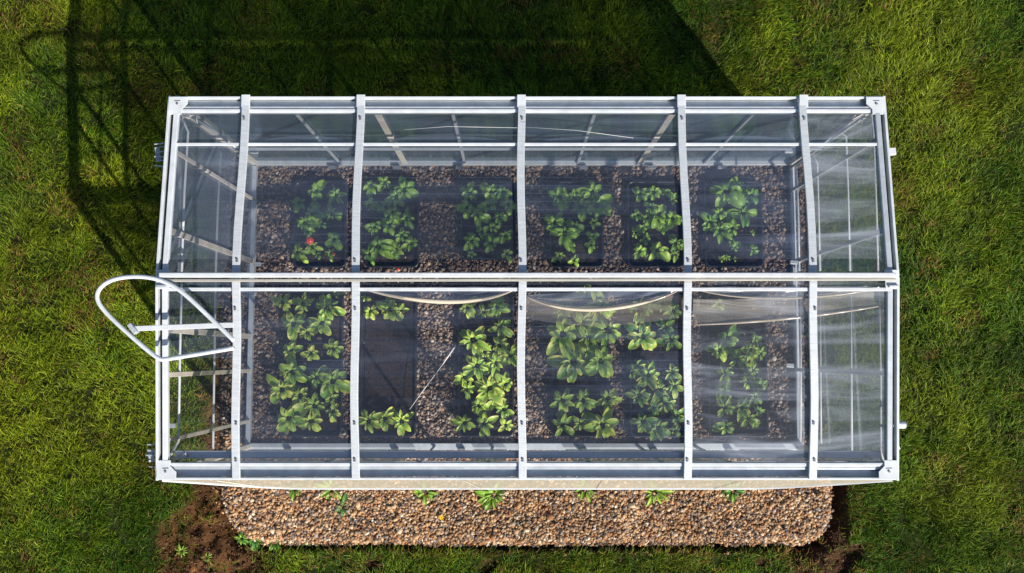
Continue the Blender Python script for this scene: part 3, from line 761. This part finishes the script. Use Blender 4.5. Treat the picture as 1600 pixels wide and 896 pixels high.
def make_plant(cx, cy, rpx, nleaf, var, label, name='leafy_seedling', cat='seedling', group=None, ground_z=.05, hgt=None, shade=None, wr=.56, drop_leaf=0):
    r = rpx / 170.0
    h = hgt if hgt is not None else .03 + r * .6
    top_z = ground_z + h
    c = P(cx, cy, top_z)
    ta, tb = random.random() * 6.28, random.uniform(0, .38)       # the crown leans and is lopsided
    mb = MB(); mb.haswc = True
    sh = shade if shade is not None else random.uniform(.1, .6)
    a0 = random.random() * 6.28
    origin = Vector((c.x, c.y, ground_z))
    for k in range(nleaf):
        t = k / max(1, nleaf - 1)                      # 0 outer .. 1 inner
        az = a0 + k * 2.39996 + random.uniform(-.25, .25)
        L = r * (1.10 - .60 * t) * random.uniform(.68, 1.22) * (1 + tb * .6 * math.cos(az - ta))
        elev = R(6 + 48 * t + random.uniform(-14, 14)) + tb * math.cos(az - ta) * .5
        b = Vector((math.cos(az) * r * .06, math.sin(az) * r * .06, h * (.62 + .38 * t)))
        # leaf stalk
        b2 = b + Vector((math.cos(az), math.sin(az), .35)) * L * .16
        mb.tube([b, b2], r * .018 + .0012, 4)
        n_new = len(mb.v) - len(mb.c)
        mb.c += [(.10, .20, .04, 1)] * n_new
        leaf(mb, b2, az, elev, L * .86, L * wr * random.uniform(.78, 1.15), var * random.uniform(.6, 1.25), min(1, max(0, sh + random.uniform(-.35, .3))), curl=random.uniform(.55, 1.05), roll=random.uniform(-.35, .35), hue=random.uniform(-.2, .5))
    o = mb.build(name, M['leaf'], None, 0, True); o.location = origin
    tag(o, label, cat, group)
    stm = MB(); stm.tube([(0, 0, -.01), (random.uniform(-.004, .004), 0, h * .5), (0, 0, h)], [.004, .0035, .0025], 6)
    stm.build('stem', M['stem'], o, 0, True)
    return o
M['stem'] = pbr('green_stem', (.10, .16, .05), .5, 0, 30, .2)

BACK = [(457, 542), (570, 655), (719, 806), (858, 942), (981, 1068), (1102, 1190)]
FRONT = [(445, 537), (561, 652), (715, 803), (862, 950), (985, 1076), (1108, 1196)]
U = {0: (440, [(300, 165, 95), (150, 260, 80), (480, 200, 90), (270, 360, 95), (440, 365, 80), (200, 440, 95), (350, 450, 60), (230, 520, 60), (460, 590, 85), (270, 650, 85), (140, 700, 82), (430, 705, 62), (320, 720, 45)]),
     1: (560, [(110, 110, 80), (230, 90, 80), (400, 150, 110), (330, 210, 100), (90, 290, 65), (240, 300, 90), (140, 480, 80), (300, 350, 85), (270, 460, 95), (420, 400, 90), (380, 545, 75), (470, 620, 75), (170, 650, 125), (330, 680, 95), (100, 710, 80)]),
     2: (710, [(140, 180, 90), (110, 310, 90), (200, 370, 95), (320, 170, 95), (430, 170, 95), (300, 290, 80), (470, 280, 90), (390, 390, 85), (240, 520, 80), (150, 600, 85), (340, 480, 60), (320, 620, 95), (450, 550, 80), (145, 715, 45), (460, 710, 72)]),
     3: (845, [(170, 220, 120), (290, 220, 80), (450, 170, 115), (490, 290, 130), (350, 300, 105), (120, 440, 105), (210, 530, 120), (290, 470, 85), (460, 440, 60), (455, 560, 60), (440, 630, 58), (265, 640, 60), (165, 730, 60), (290, 770, 60)]),
     4: (970, [(165, 190, 82), (290, 170, 85), (410, 170, 60), (455, 240, 55), (270, 310, 85), (150, 370, 65), (330, 370, 115), (230, 400, 80), (450, 400, 100), (190, 490, 72), (130, 530, 60), (370, 500, 62), (215, 580, 55), (165, 690, 88), (320, 680, 100), (480, 620, 85), (480, 720, 60)]),
     5: (1090, [(255, 170, 150), (360, 160, 110), (470, 200, 95), (200, 350, 95), (400, 360, 120), (120, 440, 95), (200, 500, 100), (310, 490, 90), (300, 600, 50), (480, 520, 28), (490, 680, 58), (210, 755, 38), (330, 655, 55), (265, 745, 34), (325, 755, 26)])}
LW = {0: (405, [(130, 100, 62), (245, 110, 72), (380, 130, 82), (190, 220, 78), (350, 215, 75), (270, 270, 62), (428, 50, 34), (180, 370, 55), (290, 385, 62), (415, 360, 65), (185, 490, 85), (130, 590, 85), (320, 520, 68), (410, 540, 92), (230, 620, 72), (310, 680, 72), (165, 750, 92), (290, 765, 76), (415, 710, 52), (400, 640, 50)]),
      1: (555, [(85, 150, 55), (190, 140, 72), (258, 148, 46), (58, 72, 26), (75, 765, 78), (165, 750, 66), (260, 765, 78)]),
      2: (690, [(145, 130, 60), (235, 155, 50), (310, 130, 70), (330, 235, 65), (175, 310, 95), (325, 340, 70), (240, 380, 62), (385, 400, 62), (200, 455, 88), (130, 520, 62), (305, 440, 72), (140, 590, 52), (270, 580, 95), (360, 560, 62), (210, 680, 58), (310, 640, 62), (130, 775, 66), (240, 780, 70), (350, 700, 66), (360, 790, 50)]),
      3: (830, [(180, 140, 85), (310, 60, 60), (400, 130, 95), (180, 280, 115), (290, 220, 85), (320, 300, 85), (430, 260, 105), (240, 440, 110), (390, 430, 100), (175, 650, 78), (290, 650, 78), (430, 640, 82), (175, 790, 68), (280, 780, 60), (400, 790, 100), (320, 380, 80)]),
      4: (960, [(150, 140, 90), (270, 110, 62), (330, 150, 60), (160, 290, 95), (290, 240, 65), (320, 310, 72), (120, 480, 62), (190, 510, 82), (325, 490, 58), (260, 590, 72), (140, 620, 72), (290, 670, 62), (160, 770, 74), (350, 740, 58), (245, 800, 70), (335, 570, 58), (220, 690, 50), (340, 820, 44)]),
      5: (1080, [(205, 300, 80), (160, 370, 62), (260, 420, 66), (335, 365, 62), (392, 385, 48), (362, 300, 36), (190, 500, 66), (350, 480, 52), (315, 545, 62), (390, 570, 52), (185, 600, 62), (360, 630, 58), (190, 690, 66), (285, 690, 70), (320, 750, 56), (200, 800, 60), (378, 708, 34), (370, 770, 34), (155, 110, 48)])}
LOOK = ['deep green', 'glossy green', 'mid green', 'broad-leaved green', 'pale-flecked green', 'mixed-size green']
side_names = {1: ['middle'], 2: ['left', 'right'], 3: ['left', 'middle', 'right']}
rows_n = ['first', 'second', 'third', 'fourth', 'fifth', 'sixth', 'seventh']
def rowname(k, tot): return 'backmost' if k == 0 else ('frontmost' if k == tot - 1 else rows_n[k])
fruit_host = None
for which, TR, D, zoomf, y00 in (('back', BACK, U, 5.6, 270), ('front', FRONT, LW, 3.584, 445)):
    for i, (xa, xb) in enumerate(TR):
        desc = {('back', 0): 'black seed tray with seedlings and a red fruit, leftmost in the back row',
                ('back', 5): 'black seed tray half bare of seedlings at its front, rightmost in the back row',
                ('front', 1): 'black seed tray mostly empty in the middle, second from left in the front row',
                ('front', 0): 'long black seed tray of yellow-edged seedlings, leftmost in the front row',
                ('front', 5): 'long black seed tray of scattered seedlings, rightmost in the front row'}
        lab = desc.get((which, i), ('black' if which == 'back' else 'long black') + ' seed tray full of seedlings, %s from left in the %s row' % (ORD[i], which))
        if which == 'back': make_tray(xa, 283, xb, 418 if i != 2 else 406, lab)
        else: make_tray(xa, 455, xb, 683, lab, empty_=(i == 1))
        x0_, lst = D[i]
        srt = sorted(range(len(lst)), key=lambda k: lst[k][1])
        nrow = math.ceil(len(srt) / 3)
        for rk in range(nrow):
            row = sorted(srt[rk * 3:rk * 3 + 3], key=lambda k: lst[k][0])
            for si, k in enumerate(row):
                zx, zy, zr = lst[k]; px_, py_ = x0_ + zx / zoomf, y00 + zy / zoomf; rp = zr / zoomf * 1.0
                size = 'large' if rp > 21 else ('small' if rp < 13 else 'leafy')
                var = 0.0; sh = random.uniform(.05, .55)
                if which == 'front': var = random.uniform(.5, .9); sh = random.uniform(.0, .5)
                elif py_ > 385 and random.random() < .6: var = .4
                if which == 'front' and i in (4, 5): sh = random.uniform(.4, .9); var *= .8
                if which == 'back' and i in (4,) : var = max(var, .15)
                nl = int(min(13, max(6, 5 + rp * .34)))
                tone = 'yellow-edged' if var > .25 else 'green'
                w2 = side_names[len(row)][si]
                tl = ('%s %s tray' % (ORD[i], which)) if i in (0, 5) else ('%s %s tray from left' % (ORD[i], which))
                lab = '%s %s seedling, %s of the %s row in the %s' % (size, tone, w2, rowname(rk, nrow), tl)
                o = make_plant(px_, py_, rp * 1.06, nl, var, lab, group='seedlings in the %s' % tl, shade=sh, wr=random.uniform(.44, .64) if which == 'front' else random.uniform(.5, .72))
                if which == 'back' and i == 0 and (k in (9, 11)):
                    fruit_host = o
                    q3 = (P(484, 376, .20) if k == 9 else P(522, 397, .15)) - o.location
                    rr_ = .036 if k == 9 else .014
                    b = MB(); nsg = 12
                    b.add([(q3.x + rr_ * math.sin(math.pi * (a1 + .5) / 8) * math.cos(2 * math.pi * b1 / nsg) * (1 + .05 * math.cos(5 * 2 * math.pi * b1 / nsg)), q3.y + rr_ * math.sin(math.pi * (a1 + .5) / 8) * math.sin(2 * math.pi * b1 / nsg), q3.z + rr_ * .88 * math.cos(math.pi * (a1 + .5) / 8)) for a1 in range(8) for b1 in range(nsg)],
                          [(a1 * nsg + b1, (a1 + 1) * nsg + b1, (a1 + 1) * nsg + (b1 + 1) % nsg, a1 * nsg + (b1 + 1) % nsg) for a1 in range(7) for b1 in range(nsg)] + [tuple(range(nsg)), tuple(7 * nsg + q for q in range(nsg))[::-1]])
                    b.build('fruit', M['red'], o, 0, True)

# fallen fruit by the second back tray, stake in the front gap
def ball(c, r_, name, m, sx=1, sy=1, sz=.9):
    b = MB(); n_ = 12
    b.add([(c.x + sx * r_ * math.sin(math.pi * (a1 + .5) / 8) * math.cos(2 * math.pi * b1 / n_), c.y + sy * r_ * math.sin(math.pi * (a1 + .5) / 8) * math.sin(2 * math.pi * b1 / n_), c.z + sz * r_ * math.cos(math.pi * (a1 + .5) / 8)) for a1 in range(8) for b1 in range(n_)],
          [(a1 * n_ + b1, (a1 + 1) * n_ + b1, (a1 + 1) * n_ + (b1 + 1) % n_, a1 * n_ + (b1 + 1) % n_) for a1 in range(7) for b1 in range(n_)] + [tuple(range(n_)), tuple(7 * n_ + q for q in range(n_))[::-1]])
    return b.build(name, m, None, 0, True)
o = ball(P(622, 421, .09), .013, 'fallen_fruit', M['red']); tag(o, 'tiny red fruit lying at the front end of the second back tray', 'fruit')
b = MB().tube([P(640, 640, .14), P(660, 612, .26), P(690, 572, .40), P(712, 540, .50)], [.003, .004, .004, .007], 6)
tag(b.build('plant_stake', M['wire'], None, 0, True), 'thin pale stake leaning out of the mostly empty front tray', 'stake')

# self-sown plants along the front of the bed
WD = [(462, 772, 20, 7, 'small weed half hidden by the apron, leftmost along the gravel strip'),
      (520, 772, 26, 8, 'wide flat weed under the apron, second from left on the gravel strip'),
      (536, 800, 17, 6, 'lone yellow-green weed standing clear of the apron on the gravel'),
      (665, 778, 30, 11, 'thin pale weed tuft under the apron near the yellow flower'),
      (772, 782, 38, 13, 'largest bushy weed on the gravel strip below the middle rafter'),
      (914, 772, 26, 8, 'dark-leaved weed under the apron just right of the middle rafter'),
      (1022, 778, 36, 10, 'broad dark weed with long leaves under the fourth rafter'),
      (1146, 776, 34, 8, 'rightmost weed on the gravel strip with two long leaves')]
for x, y, r_, n_, lab in WD:
    make_plant(x, y - 8, min(r_, 26), n_ + 4, .2, lab, name='weed_plant', cat='weed', group='weeds growing in the gravel strip', ground_z=.0, hgt=.03, shade=random.uniform(.1, .9), wr=random.uniform(.2, .42))
for k, (x, y, r_, lab) in enumerate(((398, 845, 16, 'low dark green weed at the front left corner of the gravel'), (428, 848, 13, 'small weed sprig right of the corner weed at the gravel edge'), (378, 842, 13, 'leftmost tiny weed at the rounded gravel corner'),
                                     (480, 846, 9, 'tiny weed sprig at the gravel edge below the second rafter'), (322, 872, 13, 'ragged yellow-green weed on the bare brown earth'), (284, 862, 12, 'ragged weed at the left edge of the bare earth'))):
    make_plant(x, y, r_, 18, .1, lab, name='weed_plant', cat='weed', group='weeds round the bed corner', ground_z=-.03, hgt=.015, shade=random.uniform(.4, 1) if y < 850 else 0, wr=.4 if y < 850 else .16)
fl = empty('yellow_flower', P(690, 808, .03)); tag(fl, 'single yellow flower on the gravel strip', 'flower')
b = MB()
for k in range(9):
    a_ = k * .698; b.add([(0, 0, .035), (.016 * math.cos(a_ - .3), .016 * math.sin(a_ - .3), .04), (.030 * math.cos(a_), .030 * math.sin(a_), .036), (.016 * math.cos(a_ + .3), .016 * math.sin(a_ + .3), .04)], [(0, 1, 2, 3)])
b.build('petal_ring', M['yellow'], fl); MB().tube([(0, 0, -.02), (0, 0, .036)], .003, 6).build('stem', M['stem'], fl, 0, True)

# ------------------------------------------------------------------ light
AZ = Vector((1.0, -1.36, 0)).normalized(); EL = R(35)
sv = Vector((AZ.x * math.cos(EL), AZ.y * math.cos(EL), math.sin(EL)))
sl = bpy.data.lights.new('sun', 'SUN'); sl.energy = 5.0; sl.angle = R(.5); sl.color = (1.0, .90, .76)
so = bpy.data.objects.new('sun', sl); col.objects.link(so); so.rotation_euler = sv.to_track_quat('Z', 'Y').to_euler()
w = bpy.data.worlds.new('World'); scn.world = w; w.use_nodes = True; nt = w.node_tree
bg = nt.nodes['Background']; sky = nt.nodes.new('ShaderNodeTexSky'); sky.sky_type = 'NISHITA'; sky.sun_disc = False
sky.sun_elevation = EL; sky.sun_rotation = math.atan2(AZ.x, AZ.y); nt.links.new(sky.outputs[0], bg.inputs[0]); bg.inputs[1].default_value = .07
scn.view_settings.view_transform = 'Standard'; scn.view_settings.look = 'None'; scn.view_settings.exposure = .52; scn.view_settings.gamma = 1
scn.render.engine = 'CYCLES'
scn.cycles.max_bounces = 8; scn.cycles.transparent_max_bounces = 24; scn.cycles.diffuse_bounces = 3; scn.cycles.glossy_bounces = 3
scn.cycles.caustics_reflective = False; scn.cycles.caustics_refractive = False
scn.cycles.sample_clamp_indirect = 6
scn.cycles.use_denoising = True
